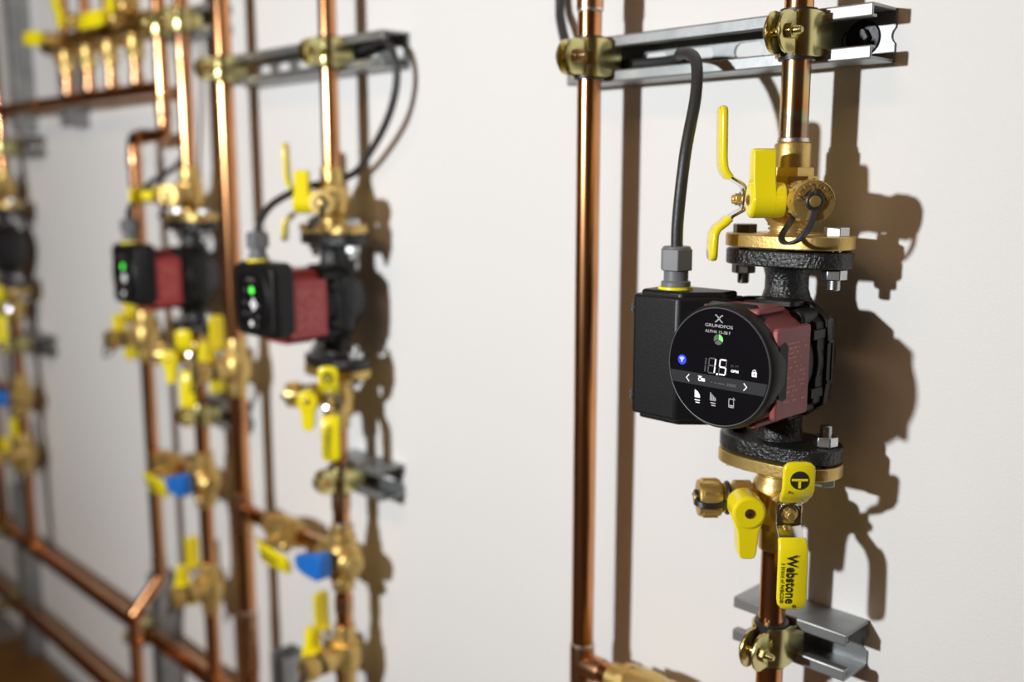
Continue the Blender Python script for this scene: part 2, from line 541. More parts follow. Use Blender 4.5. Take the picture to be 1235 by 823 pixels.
def iso_valve(label, loc, rotz=0.0, flip=False, flange=True, flange_rot=0.0, print_it=False, closed=False, tether=True, k=1.0, lever_only=False, group='brass isolation valves with yellow handles', emboss=False):
    """ball valve with side drain: flange at z = 0, socket down, port along -X, handles towards -Y"""
    t = thing('isolation_valve', label, 'valve', loc, group, (PI, 0, rotz) if False else None)
    R = Matrix.Rotation(rotz, 4, 'Z')
    if flip:
        R = R @ Matrix.Rotation(PI, 4, 'X')

    def T(p): return tuple(R @ Vector(p))
    zax = T((0, 0, 1))
    Mz = fr((0, 0, 0), zax, T((1, 0, 0)))
    if flange:
        f = MB()
        prof = []
        for a in range(0, 360, 9):
            q = math.radians(a)
            # rhombic oval flange
            x = 0.0535 * math.cos(q); y = 0.031 * math.sin(q)
            sx = abs(math.cos(q)) ** 0.75 * (1 if math.cos(q) >= 0 else -1)
            sy = abs(math.sin(q)) ** 0.9 * (1 if math.sin(q) >= 0 else -1)
            prof.append((0.0530 * sx, 0.0315 * sy))
        Mf = fr((0, 0, 0), zax, (1, 0, 0))
        f.prism(prof, -0.0108, -0.0004, Mf)
        f.lathe([(0.024, -0.0118), (0.024, -0.0100)], Mf, 32)
        f.build('flange', 'brass', t, 0.0012)
        prof_b = [(0.0165, -0.0100), (0.0165, -0.0122), (0.0150, -0.0126), (0.0150, -0.0140), (0.0165, -0.0144), (0.0165, -0.0158), (0.0150, -0.0162), (0.0150, -0.0172), (0.0168, -0.0176),
                  (0.0172, -0.0200)]
    else:
        prof_b = [(0.0132, 0.004), (0.0135, 0.003), (0.0135, -0.012), (0.0150, -0.0125), (0.0150, -0.0172), (0.0172, -0.0200)]
    prof_b += [(0.0195, -0.0230), (0.0208, -0.0290), (0.0212, -0.0380), (0.0206, -0.0470), (0.0192, -0.0520), (0.0190, -0.0545)]
    bd = MB().lathe(prof_b, Mz, 40)
    bd.prism(ngon(8, 0.0205, PI/8), -0.0560, -0.0500, Mz)
    bd.prism(ngon(6, 0.0172), -0.0625, -0.0560, Mz)
    bd.lathe([(0.0150, -0.0620), (0.0141, -0.0628), (0.0141, -0.0800), (0.0136, -0.0812), (0.0113, -0.0812)], Mz, 36)
    # flat pads for the stems
    cz = -0.038
    bd.lathe([(0.0135, 0.0), (0.0135, 0.0275), (0.0110, 0.029), (0.0075, 0.0292), (0.0075, 0.0365)], fr(T((0, 0, cz)), T((0, -1, 0))), 24)
    body = bd.build('valve_body', 'brass', t, 0.0)
    # drain port towards -X
    Mp = fr(T((0, 0, cz)), T((-1, 0, 0)), zax)
    p = MB().lathe([(0.0125, 0.012), (0.0125, 0.0215), (0.0148, 0.0225), (0.0148, 0.0360), (0.0120, 0.0372), (0.0105, 0.040), (0.0105, 0.043), (0.0122, 0.0435), (0.0122, 0.0455), (0.0108, 0.0460), (0.0108, 0.048)], Mp, 28)
    p.lathe([(0.0108, 0.006), (0.0108, 0.0180)], fr(T((-0.0315, 0, cz)), T((0, -1, 0))), 20)
    p.build('drain_port', 'brass', t, 0.0)
    c = MB().lathe([(0.0140, 0.0470), (0.0152, 0.0478), (0.0155, 0.0500), (0.0155, 0.0640), (0.0148, 0.0655), (0.0110, 0.0658), (0.0060, 0.0655), (0.0, 0.0655)], Mp, 40)
    for q in range(12):
        a = 2*PI*q/12
        c.box((0.0155*math.cos(a), 0.0155*math.sin(a), 0.0560), (0.0022, 0.0022, 0.012), Mp @ fr((0, 0, 0)))
    cap = c.build('drain_cap', 'brass', t, 0.0)
    b = MB().lathe([(0.0046, 0.0650), (0.0046, 0.0680), (0.0040, 0.0690), (0.0022, 0.0694), (0.0, 0.0694)], Mp, 18)
    b.build('cap_stud', 'brass', cap)
    if emboss:
        word = 'WEBSTONE'
        right = Vector((0.707, 0.707, 0)); 
        n = Vector(T((-1, 0, 0)))
        upv = Vector((0, 0, 1)); rt = upv.cross(n)
        for i, ch in enumerate(word):
            a = math.radians(162 - i * 144 / 7)
            ctr = Vector(T((0, 0, cz))) + n * 0.0659 + (rt * math.cos(a) + upv * math.sin(a)) * 0.0108
            tx = (rt * math.sin(a) - upv * math.cos(a))
            text('cap_lettering', ch, 0.0062, fr(ctr, n, tx), 'brass', cap, 0.0008, bold=0.0003)
    # rubber strap: ring on the port neck, loop, eyelet on the cap stud
    n = Vector(T((-1, 0, 0))); ctr = Vector(T((0, 0, cz)))
    dn = Vector((0, 0, -1)); sd = n.cross(dn)
    rb = MB()
    ring = [ctr + n * 0.0415 + (dn * math.cos(a) + sd * math.sin(a)) * 0.0123 for a in [2*PI*i/24 for i in range(24)]]
    rb.tube(ring, 0.0019, I4, 8, True)
    eye = [ctr + n * 0.0672 + (dn * math.cos(a) + sd * math.sin(a)) * 0.0056 for a in [2*PI*i/18 for i in range(18)]]
    rb.tube(eye, 0.0015, I4, 8, True)
    if flip:
        loop = [ctr + n*0.0672 + dn*0.006, ctr + n*0.0690 + dn*0.014 - sd*.002, ctr + n*0.0690 + dn*0.022 - sd*.006, ctr + n*0.066 + dn*0.0290 - sd*.012,
                ctr + n*0.060 + dn*0.0305 - sd*.0185, ctr + n*0.052 + dn*0.026 - sd*.0190, ctr + n*0.046 + dn*0.018 - sd*.0130, ctr + n*0.042 + dn*0.010 - sd*.007]
    else:
        loop = [ctr + n*0.0672 + sd*0.006, ctr + n*0.0690 + sd*0.013, ctr + n*0.064 + sd*0.0185 + dn*.001, ctr + n*0.054 + sd*0.0190 + dn*.001,
                ctr + n*0.046 + sd*0.0165, ctr + n*0.0415 + sd*0.0125]
    pth = spline(loop, 6)
    # flat strap: two side by side thin tubes give a band
    for d in (-0.0013, 0, 0.0013):
        off = (sd if flip else dn) * d
        rb.tube([q + off for q in pth], 0.0013, I4, 8)
    rb.tube([ctr + n*0.0672 - (dn if flip else sd)*0.005, ctr + n*0.0672 - (dn if flip else sd)*0.009], 0.0018, I4, 8)
    rb.build('cap_strap', 'rubber', cap)
    long = (0, 0, -1)
    if closed: long = (-1, 0, 0)
    add_lever(t, T((0, -0.0370, cz)), T((0, -1, 0)), T(long), print_it=print_it)
    dh_long = (-1, 0, 0) if closed else (0, 0, -1)
    add_drain_handle(t, T((-0.0315, -0.0175, cz)), T((0, -1, 0)), T(dh_long))
    return t


def hexbolt(parent, x, y, z0, sgn, mtl):
    """flange bolt: head above the brass flange (sgn = direction of the head), nut under the pump flange"""
    M = fr((x, y, z0), (0, 0, sgn))
    b = MB()
    b.prism(ngon(6, 0.0098, random.random()), 0.0112, 0.0180, M)
    b.lathe([(0.0046, 0.0112), (0.0046, -0.0300), (0.0040, -0.0308)], M, 14)
    for k in range(11):
        z = -0.0300 + k * 0.0012
        b.lathe([(0.0045, z), (0.0050, z + .0006), (0.0045, z + .0012)], M, 14)
    o = b.build('flange_bolt', mtl, parent, 0.0005)
    MB().prism(ngon(6, 0.0098, 0.3 + random.random()), -0.0222, -0.0142, M).build('nut', mtl, o, 0.0007)
    return o


def pump_core(t, h0=0.037, h1=0.083, paint='red'):
    """hydraulic part and motor common to all circulators; motor axis along -Y, ports along +-Z; motor between h0 and h1 in front of the ports"""
    v = MB()
    my = fr((0, 0, 0), (0, -1, 0), (1, 0, 0))
    for s in (1, -1):
        M = fr((0, 0, 0), (0, 0, s))
        v.lathe([(0.0280, 0.030), (0.0225, 0.0405), (0.0190, 0.0460), (0.0172, 0.0520), (0.0170, 0.0620), (0.0185, 0.0680), (0.021, 0.0705)], M, 32)
        prof = []
        for a in range(0, 360, 9):
            q = math.radians(a)
            sx = abs(math.cos(q)) ** 0.75 * (1 if math.cos(q) >= 0 else -1)
            sy = abs(math.sin(q)) ** 0.9 * (1 if math.sin(q) >= 0 else -1)
            prof.append((0.0525 * sx, 0.0300 * sy))
        v.prism(prof, 0.0705, 0.0832, M)
    v.lathe([(0.022, -0.030), (0.031, -0.027), (0.0350, -0.020), (0.0390, -0.004), (0.0420, 0.006)], my, 40)
    v.build('volute', 'cast', t, 0.0015)
    c = MB()
    octo = [(0.0455, -0.033), (0.0470, -0.018), (0.0470, 0.018), (0.0455, 0.033), (0.030, 0.0445), (0.012, 0.0460), (-0.012, 0.0460), (-0.030, 0.0445),
            (-0.045, 0.032), (-0.0465, 0.0), (-0.045, -0.032), (-0.030, -0.0445), (-0.012, -0.0460), (0.012, -0.0460), (0.030, -0.0445)]
    c.prism(octo, 0.0, 0.0100, my, 0.93, 0.99)
    c.prism(octo, 0.0100, 0.0170, my, 1.0, 1.0)
    c.prism([(x*.955, y*.955) for x, y in octo], 0.0165, 0.0270, my, 1.0, 0.97)
    # moulded slot frame on the cheek and clips reaching to the motor
    c.box((0.0468, -0.0095, 0.0), (0.0022, 0.0030, 0.030)); c.box((0.0468, -0.0125, 0.0155), (0.0022, 0.0080, 0.0024)); c.box((0.0468, -0.0125, -0.0155), (0.0022, 0.0080, 0.0024))
    for z in (0.0225, -0.0225):
        c.box((0.0425, -0.024, z), (0.0055, 0.022, 0.0075))
    c.strap([(0.0435 * math.cos(q), 0.0435 * math.sin(q)) for q in [math.radians(a) for a in range(-28, 29, 8)]], 0.010, 0.004, fr((0, -0.0225, 0), (0, 0, 1), (1, 0, 0)), .2)
    for a in (47, 133, 227, 313):
        q = math.radians(a)
        c.lathe([(0.0082, 0.012), (0.0082, h0 + .001), (0.0068, h0 + .003)], fr((0.0455*math.cos(q), 0, 0.0455*math.sin(q)), (0, -1, 0)), 18)
    c.lathe([(0.0420, 0.020), (0.0430, h0 - .004), (0.0410, h0 + .002)], my, 36)
    for s in (1, -1):
        c.prism(rrect(0.034, 0.020, 0.004), 0.0420, 0.0465, fr((0.010, -0.026, 0), (0, 0, s), (1, 0, 0)))
    c.build('volute_cover', 'black', t, 0.0012)
    for a in (47, 133, 227, 313):
        q = math.radians(a)
        MB().lathe([(0.0042, h0 + .002), (0.0042, h0 + .0052), (0.0026, h0 + .0054), (0.0022, h0 + .0035), (0.0, h0 + .0035)], fr((0.0455*math.cos(q), 0, 0.0455*math.sin(q)), (0, -1, 0)), 14).build('housing_screw', 'black', t)
    r = MB()
    L = h1 - h0
    oc = [(0.0405, -0.026), (0.0405, 0.026), (0.034, 0.0345), (0.018, 0.0425), (-0.018, 0.0425), (-0.034, 0.0345), (-0.0405, 0.026), (-0.0405, -0.026),
          (-0.034, -0.0345), (-0.018, -0.0425), (0.018, -0.0425), (0.034, -0.0345)]
    r.prism(oc, h0 - 0.002, h1, my)
    hm = (h0 + h1) / 2
    r.prism(rrect(L, 0.068, 0.003), 0.0385, 0.0440, fr((0, -hm, -0.002), (1, 0, 0), (0, 1, 0)))
    r.prism(rrect(L, 0.068, 0.003), 0.0385, 0.0440, fr((0, -hm, -0.002), (-1, 0, 0), (0, 1, 0)))
    r.prism(rrect(L * 0.8, 0.050, 0.003), 0.0400, 0.0445, fr((0.002, -hm - L*0.08, 0), (0, 0, 1), (0, 1, 0)))
    r.prism(rrect(L * 0.8, 0.050, 0.003), 0.0400, 0.0445, fr((0.002, -hm - L*0.08, 0), (0, 0, -1), (0, 1, 0)))
    red = r.build('motor_housing', paint, t, 0.0014)
    # raised, unreadable rating plate lines on the right cheek
    rnd = random.Random(7)
    pl = MB()
    for row in range(13):
        z = 0.020 - row * 0.0036
        y = -h1 + 0.009
        while y < -h0 - 0.008:
            n = rnd.uniform(0.002, 0.007)
            if rnd.random() < 0.55:
                pl.box((0.04405, min(y + n/2, -h0 - 0.008), z), (0.0003, n * 0.8, 0.0010))
            y += n
    pl.build('rating_plate_lines', 'red_print', red)
    return red


def gland(t, x, y, z):
    g = MB()
    M = fr((x, y, z), (0, 0, 1))
    g.lathe([(0.0118, 0.0028), (0.0118, 0.007), (0.0098, 0.0075), (0.0098, 0.0160), (0.0112, 0.0165)], M, 28)
    g.prism(ngon(6, 0.0136, 0.2), 0.0160, 0.0330, M)
    g.lathe([(0.0115, 0.0328), (0.0108, 0.0350), (0.0060, 0.0352), (0.0050, 0.0352)], M, 28)
    o = g.build('cable_gland', 'gray', t, 0.0006)
    MB().lathe([(0.0138, -0.001), (0.0144, 0.0005), (0.0138, 0.0030)], M, 28).build('sealing_ring', 'yellow', o)
    return o


def seg_digit(mb, cx, cy, w, h, th, segs, M):
    """seven segment digit out of thin slanted bars"""
    sl = 0.10
    def bar(x0, y0, x1, y1):
        d = Vector((x1 - x0, y1 - y0)); L = d.length; d.normalize(); n = Vector((-d.y, d.x)) * th / 2
        a = Vector((x0, y0)) + d * th * 0.35; b = Vector((x1, y1)) - d * th * 0.35
        p = [a - n, b - n, b + n, a + n]
        mb.prism([(q.x + sl * q.y, q.y) for q in p], 0.0, 0.0002, M @ fr((cx, cy, 0)))
    a, b = w/2, h/2
    S = {'a': (-a, b, a, b), 'b': (a, b, a, 0), 'c': (a, 0, a, -b), 'd': (-a, -b, a, -b), 'e': (-a, 0, -a, -b), 'f': (-a, b, -a, 0), 'g': (-a, 0, a, 0)}
    for s in segs: bar(*S[s])


def arc_strip(mb, cx, cy, r, th, a0, a1, M, n=14, z=0.0002):
    p = [(cx + (r + th/2) * math.cos(math.radians(a0 + (a1-a0)*i/n)), cy + (r + th/2) * math.sin(math.radians(a0 + (a1-a0)*i/n))) for i in range(n+1)]
    q = [(cx + (r - th/2) * math.cos(math.radians(a0 + (a1-a0)*i/n)), cy + (r - th/2) * math.sin(math.radians(a0 + (a1-a0)*i/n))) for i in range(n+1)]
    for i in range(n):
        mb.prism([p[i], p[i+1], q[i+1], q[i]], 0, z, M)


def line(mb, pts, th, M, z=0.0002):
    for (x0, y0), (x1, y1) in zip(pts, pts[1:]):
        d = Vector((x1-x0, y1-y0)).normalized(); n = Vector((-d.y, d.x)) * th/2; e = d * th * .3
        p = [(x0-n.x-e.x, y0-n.y-e.y), (x1-n.x+e.x, y1-n.y+e.y), (x1+n.x+e.x, y1+n.y+e.y), (x0+n.x-e.x, y0+n.y-e.y)]
        mb.prism(p, 0, z, M)


def pump_new(label, loc):
    t = thing('circulator_pump', label, 'pump', loc, 'circulator pumps along the wall')
    pump_core(t, paint='red_dull')
    my = fr((0, 0, 0), (0, -1, 0), (1, 0, 0))
    # control box on the left cheek
    b = MB()
    outl = [(-0.090, -0.034), (-0.016, -0.034), (-0.016, -0.060), (-0.043, -0.086), (-0.086, -0.086), (-0.090, -0.081)]
    b.prism(outl, -0.0500, 0.0475)
    b.prism([(x * 1.0, y) for x, y in [(-0.086, -0.038), (-0.020, -0.038), (-0.020, -0.058), (-0.044, -0.081), (-0.083, -0.081)]], -0.0545, 0.0515)
    box = b.build('control_box', 'black', t, 0.0022)
    for z in (0.036, -0.036):
        MB().lathe([(0.0034, -0.001), (0.0034, 0.0010), (0.0022, 0.0012), (0.0018, -0.0004), (0.0, -0.0004)], fr((-0.0885, -0.0838, z), (-0.6, -0.8, 0)), 14).build('box_screw', 'rim', box)
    gland(box, -0.063, -0.062, 0.0505)
    # front ring and display
    f = MB().lathe([(0.0425, 0.074), (0.0470, 0.076), (0.0478, 0.085), (0.0466, 0.0905), (0.0452, 0.0925), (0.0440, 0.0925)], my, 64)
    f.prism(ngon(8, 0.0505, PI/8), 0.0735, 0.0815, my, 1.0, 0.965)
    f.build('front_ring', 'black', t, 0.0)
    D = fr((0, -0.0930, 0), (0, -1, 0), (1, 0, 0))
    ds = MB().lathe([(0.0445, -0.003), (0.0445, -0.0006), (0.0438, 0.0)], D, 72).build('display', 'gloss', t)
    MB().tube([D @ Vector((0.0443*math.cos(2*PI*i/72), 0.0443*math.sin(2*PI*i/72), -0.0002)) for i in range(72)], 0.0004, I4, 6, True).build('display_rim', 'rim', ds)
    E = D @ Matrix.Translation((0, 0, 0.0001))
    # maker's cross mark
    m = MB()
    for sx in (1, -1):
        line(m, [(sx*-0.0030, 0.0340), (sx*-0.0019, 0.0346), (sx*0.0019, 0.0386), (sx*0.0030, 0.0391)], 0.0009, E)
    m.build('maker_mark', 'print', ds)
    text('maker_name', 'GRUNDFOS', 0.0034, E @ Matrix.Translation((0, 0.0309, 0)), 'print', ds, 0.0001, 0.0242, bold=0.0)
    text('model_print', 'ALPHA 15-58 F', 0.0033, E @ Matrix.Translation((-0.0008, 0.0264, 0)), 'print', ds, 0.0001, 0.0222)
    for i, (a0, mm) in enumerate(((-28, 'green_led'), (92, 'dim_green'), (212, 'dim_green'))):
        w = MB(); pts = [(0.0003*math.cos(math.radians(a0+60)), 0.0209 + 0.0003*math.sin(math.radians(a0+60)))]
        for k in range(9):
            a = math.radians(a0 + 6 + k * 108 / 8)
            pts.append((0.0040*math.cos(a), 0.0209 + 0.0040*math.sin(a)))
        w.prism(pts, 0, 0.0002, E); w.build('eco_symbol', mm, ds)
    # wireless light
    MB().lathe([(0.0038, 0.0), (0.0038, 0.0001)], E @ Matrix.Translation((-0.0322, 0.0018, 0)), 28).build('wireless_light', 'blue_led', ds)
    w = MB()
    EW = E @ Matrix.Translation((-0.0322, 0.0006, 0.0002))
    for r in (0.0013, 0.0022, 0.0031): arc_strip(w, 0, 0, r, 0.0005, 48, 132, EW, 8)
    w.prism(ngon(10, 0.0006), 0, 0.0002, EW)
    w.build('wireless_symbol', 'white_led', ds)
    # digits: ghost 18.8 with 1.5 lit
    g = MB()
    seg_digit(g, -0.0130, 0.0006, 0.0048, 0.0112, 0.0010, 'bc', E)
    seg_digit(g, -0.0050, 0.0006, 0.0056, 0.0112, 0.0010, 'adefg', E)
    seg_digit(g, 0.0046, 0.0006, 0.0056, 0.0112, 0.0010, 'be', E)
    g.build('unlit_digits', 'dim', ds)
    g = MB()
    seg_digit(g, -0.0050, 0.0006, 0.0056, 0.0112, 0.0010, 'bc', E)
    seg_digit(g, 0.0046, 0.0006, 0.0056, 0.0112, 0.0010, 'afgcd', E)
    g.prism(ngon(8, 0.0008), 0, 0.0002, E @ Matrix.Translation((-0.0002, -0.0052, 0)))
    g.build('lit_digits', 'digit_led', ds)
    text('unit_print', 'M  FT', 0.0024, E @ Matrix.Translation((0.0150, 0.0024, 0)), 'dim', ds, 0.0001, 0.0066)
    text('unit_print', 'GPM', 0.0028, E @ Matrix.Translation((0.0150, -0.0012, 0)), 'white_led', ds, 0.0001, 0.0066, bold=0.0001)
    k = MB()
    k.box((0.0316, -0.0010, 0.0001), (0.0040, 0.0036, 0.0002), E)
    arc_strip(k, 0.0316, 0.0010, 0.0013, 0.0005, 0, 180, E, 8)
    k.build('lock_symbol', 'white_led', ds)
    MB().box((0.0316, -0.0010, 0.0003), (0.0007, 0.0016, 0.0002), E).build('lock_symbol', 'gloss', ds)
    bn = MB()
    y0, y1 = -0.0160, -0.0068
    rr = 0.0432
    pts = []
    for y in (y0, y1): pass
    a0 = math.asin(y0 / rr); a1 = math.asin(y1 / rr)
    for i in range(7):
        a = a0 + (a1 - a0) * i / 6; pts.append((rr * math.cos(a), rr * math.sin(a)))
    for i in range(7):
        a = PI - (a1 + (a0 - a1) * i / 6); pts.append((rr * math.cos(a), rr * math.sin(a)))
    bn.prism(pts, 0, 0.00008, E)
    bn.build('menu_band', 'band', ds)
    E2 = E @ Matrix.Translation((0, 0, 0.0001))
    s = MB()
    line(s, [(-0.0252, -0.0088), (-0.0276, -0.0114), (-0.0252, -0.0140)], 0.0007, E2)
    s.build('arrow_symbol', 'white_led', ds)
    s = MB()
    line(s, [(0.0234, -0.0088), (0.0258, -0.0114), (0.0234, -0.0140)], 0.0007, E2)
    s.build('arrow_symbol', 'white_led', ds)
    s = MB()
    arc_strip(s, -0.0152, -0.0111, 0.0013, 0.0008, 0, 360, E2, 12)
    s.box((-0.0152, -0.0090, 0.0001), (0.0034, 0.0008, 0.0002), E2)
    s.box((-0.0122, -0.0113, 0.0001), (0.0030, 0.0024, 0.0002), E2)
    s.build('menu_symbol', 'white_led', ds)
    s = MB()
    for i, (x, w) in enumerate(((-0.0045, 0.0012), (-0.0012, 0.0018), (0.0040, 0.0062))):
        s.box((x, -0.0120, 0.0001), (w, 0.0008, 0.0002), E2)
    for x in range(5): s.box((0.0096 + x*0.0016, -0.0118, 0.0001), (0.0011, 0.0022, 0.0002), E2)
    s.build('unlit_menu_symbols', 'dim', ds)
    # three mode icons
    s = MB()
    ic = [(-0.0196, -0.0268), (-0.0146, -0.0268), (-0.0146, -0.0238), (-0.0166, -0.0222), (-0.0196, -0.0212)]
    for (a, b_) in (((0, 5), 0),):
        s.prism([(-0.0196, -0.0256), (-0.0146, -0.0256), (-0.0150, -0.0232), (-0.0170, -0.0208), (-0.0196, -0.0196)], 0, 0.0002, E)
    for r in (0, 1):
        s.box((-0.0171 + r*.0004, -0.0276 - r * 0.0018, 0.0001), (0.0046 - r*.001, 0.0008, 0.0002), E)
    s.build('mode_symbol', 'white_led', ds)
    s = MB()
    for q in range(4):
        x = -0.0052 + q * 0.0013
        s.box((x, -0.0226 - q * 0.0007 - 0.0002, 0.0001), (0.0008, 0.0060 - q * 0.0013, 0.0002), E)
    line(s, [(-0.0056, -0.0200), (-0.0006, -0.0240), (-0.0006, -0.0258), (-0.0056, -0.0258)], 0.0005, E)
    for r in (0, 1):
        s.box((-0.0028 + r*.0004, -0.0277 - r * 0.0018, 0.0001), (0.0046 - r*.001, 0.0008, 0.0002), E)
    s.build('mode_symbol', 'print', ds)
    s = MB()
    line(s, [(0.0138, -0.0222), (0.0110, -0.0222), (0.0110, -0.0284), (0.0152, -0.0284), (0.0152, -0.0240)], 0.0006, E)
    s.box((0.0131, -0.0272, 0.0001), (0.0030, 0.0010, 0.0002), E)
    s.box((0.0150, -0.0222, 0.0001), (0.0007, 0.0026, 0.0002), E); s.box((0.0150, -0.0222, 0.0001), (0.0026, 0.0007, 0.0002), E)
    s.build('phone_symbol', 'print', ds)
    for sz in (1, -1):
        for sx in (1, -1):
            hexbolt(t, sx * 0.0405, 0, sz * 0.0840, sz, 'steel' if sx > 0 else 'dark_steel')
    return t


def pump_old(label, loc, dy=0.0):
    t = thing('circulator_pump', label, 'pump', loc, 'circulator pumps along the wall')
    pump_core(t, 0.041, 0.096 - dy)
    my = fr((0, dy, 0.009), (0, -1, 0), (1, 0, 0))
    h = MB()
    body = rrect(0.090, 0.090, 0.012, 5)
    h.prism(body, 0.092, 0.112, my, 1.0, 1.0)
    h.prism(body, 0.112, 0.120, my, 1.0, 0.94)
    h.lathe([(0.0400, 0.118), (0.0385, 0.122), (0.0370, 0.123)], my, 40)
    head = h.build('control_head', 'black', t, 0.0015)
    F = fr((0, -0.1232 + dy, 0.009), (0, -1, 0), (1, 0, 0))
    face = MB().prism(rrect(0.060, 0.064, 0.016, 6), -0.0005, 0.0006, F).build('display', 'gloss', head)
    E = F @ Matrix.Translation((0, 0, 0.0007))
    face_items = [('green_bright', 0.004, 0.0125, 0.0036), ('white_led', 0.0068, -0.0050, 0.0036), ('white_led', 0.0025, -0.0050, 0.0022), ('white_led', 0.0032, -0.0265, 0.0038)]
    q = MB().lathe([(0.0042, 0), (0.0042, 0.0006)], E @ Matrix.Translation((0.0040, 0.0125, 0)), 18); q.build('power_light', 'green_bright', head)
    q = MB()
    for a in range(4):
        q.lathe([(0.0028, 0), (0.0028, 0.0006)], E @ Matrix.Translation((0.0070 + 0.0044*math.cos(a*PI/2), -0.0040 + 0.0044*math.sin(a*PI/2), 0)), 12)
    q.build('mode_light', 'white_led', head)
    MB().lathe([(0.0036, 0), (0.0036, 0.0006)], E @ Matrix.Translation((0.0010, -0.0270, 0)), 14).build('push_button', 'white_led', head)
    d = MB()
    for (x, y) in ((-0.010, 0.012), (-0.013, -0.003), (0.018, -0.005), (-0.001, -0.015), (0.016, -0.018), (0.013, -0.028), (-0.014, -0.016)):
        d.lathe([(0.0026, 0), (0.0026, 0.0005)], E @ Matrix.Translation((x, y, 0)), 10)
    d.box((0.002, 0.025, 0.0002), (0.018, 0.004, 0.0004), E)
    d.build('panel_print', 'dim', head)
    gland(head, -0.016, -0.102 + dy, 0.0535)
    for sz in (1, -1):
        for sx in (1, -1):
            hexbolt(t, sx * 0.0405, 0, sz * 0.0840, sz, 'steel')
    return t


def pipe(label, pts, r=PR, fittings=(), rings=(), bends=0.018, material='copper', group=None, elbows=None):
    """copper tube along pts; fittings = (point a, point b) sleeves; rings = (point, direction) solder joints"""
    base = Vector(pts[-1])
    t = thing('copper_pipe', label, 'pipe', base, group or 'copper pipes along the wall')
    q = [Vector(p) - base for p in pts]
    MB().tube(fillet(q, bends) if len(q) > 2 else [q[0].lerp(q[1], i / 12) for i in range(13)], r, I4, 24).build('tube', material, t)
    for a, b in fittings:
        a = Vector(a) - base; b = Vector(b) - base
        d = (b - a).normalized()
        L = (b - a).length
        MB().lathe([(r, 0), (r + 0.0011, 0.0004), (r + 0.0013, 0.0015), (r + 0.0013, L - 0.0015), (r + 0.0011, L - 0.0004), (r, L)], fr(a, d), 24).build('fitting', 'copper_worn', t)
    for p_, d in rings:
        p_ = Vector(p_) - base
        MB().lathe([(r, -0.0022), (r + 0.0012, -0.0012), (r + 0.0014, 0.0), (r + 0.0010, 0.0016), (r, 0.0022)], fr(p_, d), 24).build('solder_ring', 'solder', t)
    return t


def three_way(label, loc, knob=1):
    t = thing('three_way_valve', label, 'valve', loc, 'three way valves with blue handles')
    b = MB()
    b.lathe([(0.0, -0.026), (0.012, -0.0245), (0.020, -0.018), (0.0250, -0.006), (0.0250, 0.006), (0.020, 0.018), (0.012, 0.0245), (0.0, 0.026)], I4, 28)
    for s in (1, -1):
        M = fr((0, 0, 0), (0, 0, s))
        b.lathe([(0.0155, 0.012), (0.0150, 0.034), (0.0148, 0.044), (0.0114, 0.0445)], M, 28)
        b.prism(ngon(8, 0.0185), 0.022, 0.030, M)
    b.lathe([(0.0150, 0.012), (0.0148, 0.044), (0.0114, 0.0445)], fr((0, 0, 0), (-1, 0, 0)), 28)
    b.lathe([(0.0170, 0.012), (0.0170, 0.030), (0.0140, 0.033), (0.0140, 0.038), (0.010, 0.041), (0, 0.041)], fr((0, 0, 0), (1, -0.25, 0)), 28)
    b.lathe([(0.0105, 0.012), (0.0105, 0.030)], fr((0, 0, 0), (0, -1, 0)), 20)
    b.lathe([(0.008, 0.014), (0.008, 0.034), (0.006, 0.036), (0, 0.036)], fr((0, 0, -0.012), (0.75, -0.65, -0.5)), 18)
    b.build('valve_body', 'brass', t, 0.0)
    h = MB()
    P = [(0.021, 0.017), (0.021, -0.012), (0.010, -0.018), (-0.020, -0.017), (-0.036, -0.013), (-0.040, -0.003), (-0.036, 0.006), (-0.010, 0.011), (0.010, 0.020)]
    h.prism(P, 0.030, 0.050, fr((0, 0, 0), (0, -1, 0), (1, 0, 0)))
    h.build('blue_handle', 'blue', t, 0.003)
    return t


def inline_valve(label, loc, L=0.085, r=0.0175, lever=True):
    """ball valve on a horizontal pipe (along X) with a yellow lever in front of it"""
    t = thing('ball_valve', label, 'valve', loc, 'inline ball valves on the cross pipes')
    b = MB()
    M = fr((0, 0, 0), (1, 0, 0))
    b.lathe([(0.0114, -L/2), (0.0150, -L/2), (0.0150, -L/2+.018), (r, -L/2+.020), (0.0205, -0.012), (0.0210, 0.0), (0.0205, 0.012), (r, L/2-.020), (0.0150, L/2-.018), (0.0150, L/2), (0.0114, L/2)], M, 32)
    b.prism(ngon(8, 0.0205), -L/2+.016, -L/2+.024, M); b.prism(ngon(8, 0.0205), L/2-.024, L/2-.016, M)
    b.lathe([(0.010, 0.010), (0.010, 0.027), (0.006, 0.028), (0.006, 0.036)], fr((0, 0, -0.004), (0, -1, -0.25)), 18)
    b.lathe([(0.009, 0.010), (0.009, 0.026), (0.007, 0.028), (0, 0.028)], fr((0.012, 0, 0), (0, -0.5, -1)), 18)
    b.build('valve_body', 'brass', t, 0.0)
    if lever:
        lv = MB().strap([(-0.008, 0), (0.006, 0), (0.012, 0.003), (0.018, 0.010), (0.026, 0.012)], .016, .0022, fr((-0.006, -0.037, -0.012), (0, -1, -.25), (1, 0, 0)), .1).build('lever', 'chrome', t)
        M2 = fr((-0.006, -0.037, -0.012), (0, -1, -.25), (1, 0, 0))
        MB().strap([(0.008, 0.0030), (0.014, 0.009), (0.021, 0.012), (0.06, 0.0125), (0.088, 0.0125), (0.093, 0.0125)], [.026, .029, .030, .030, .027, .017], .0055, M2, .33).build('lever_grip', 'yellow', lv)
        text('lever_print', 'Webstone', 0.0115, M2 @ fr((0.046, 0.0, 0.0155), (0, 0, 1), (1, 0, 0)), 'ink', lv, 0.0001, 0.042, bold=.0003)
    return t


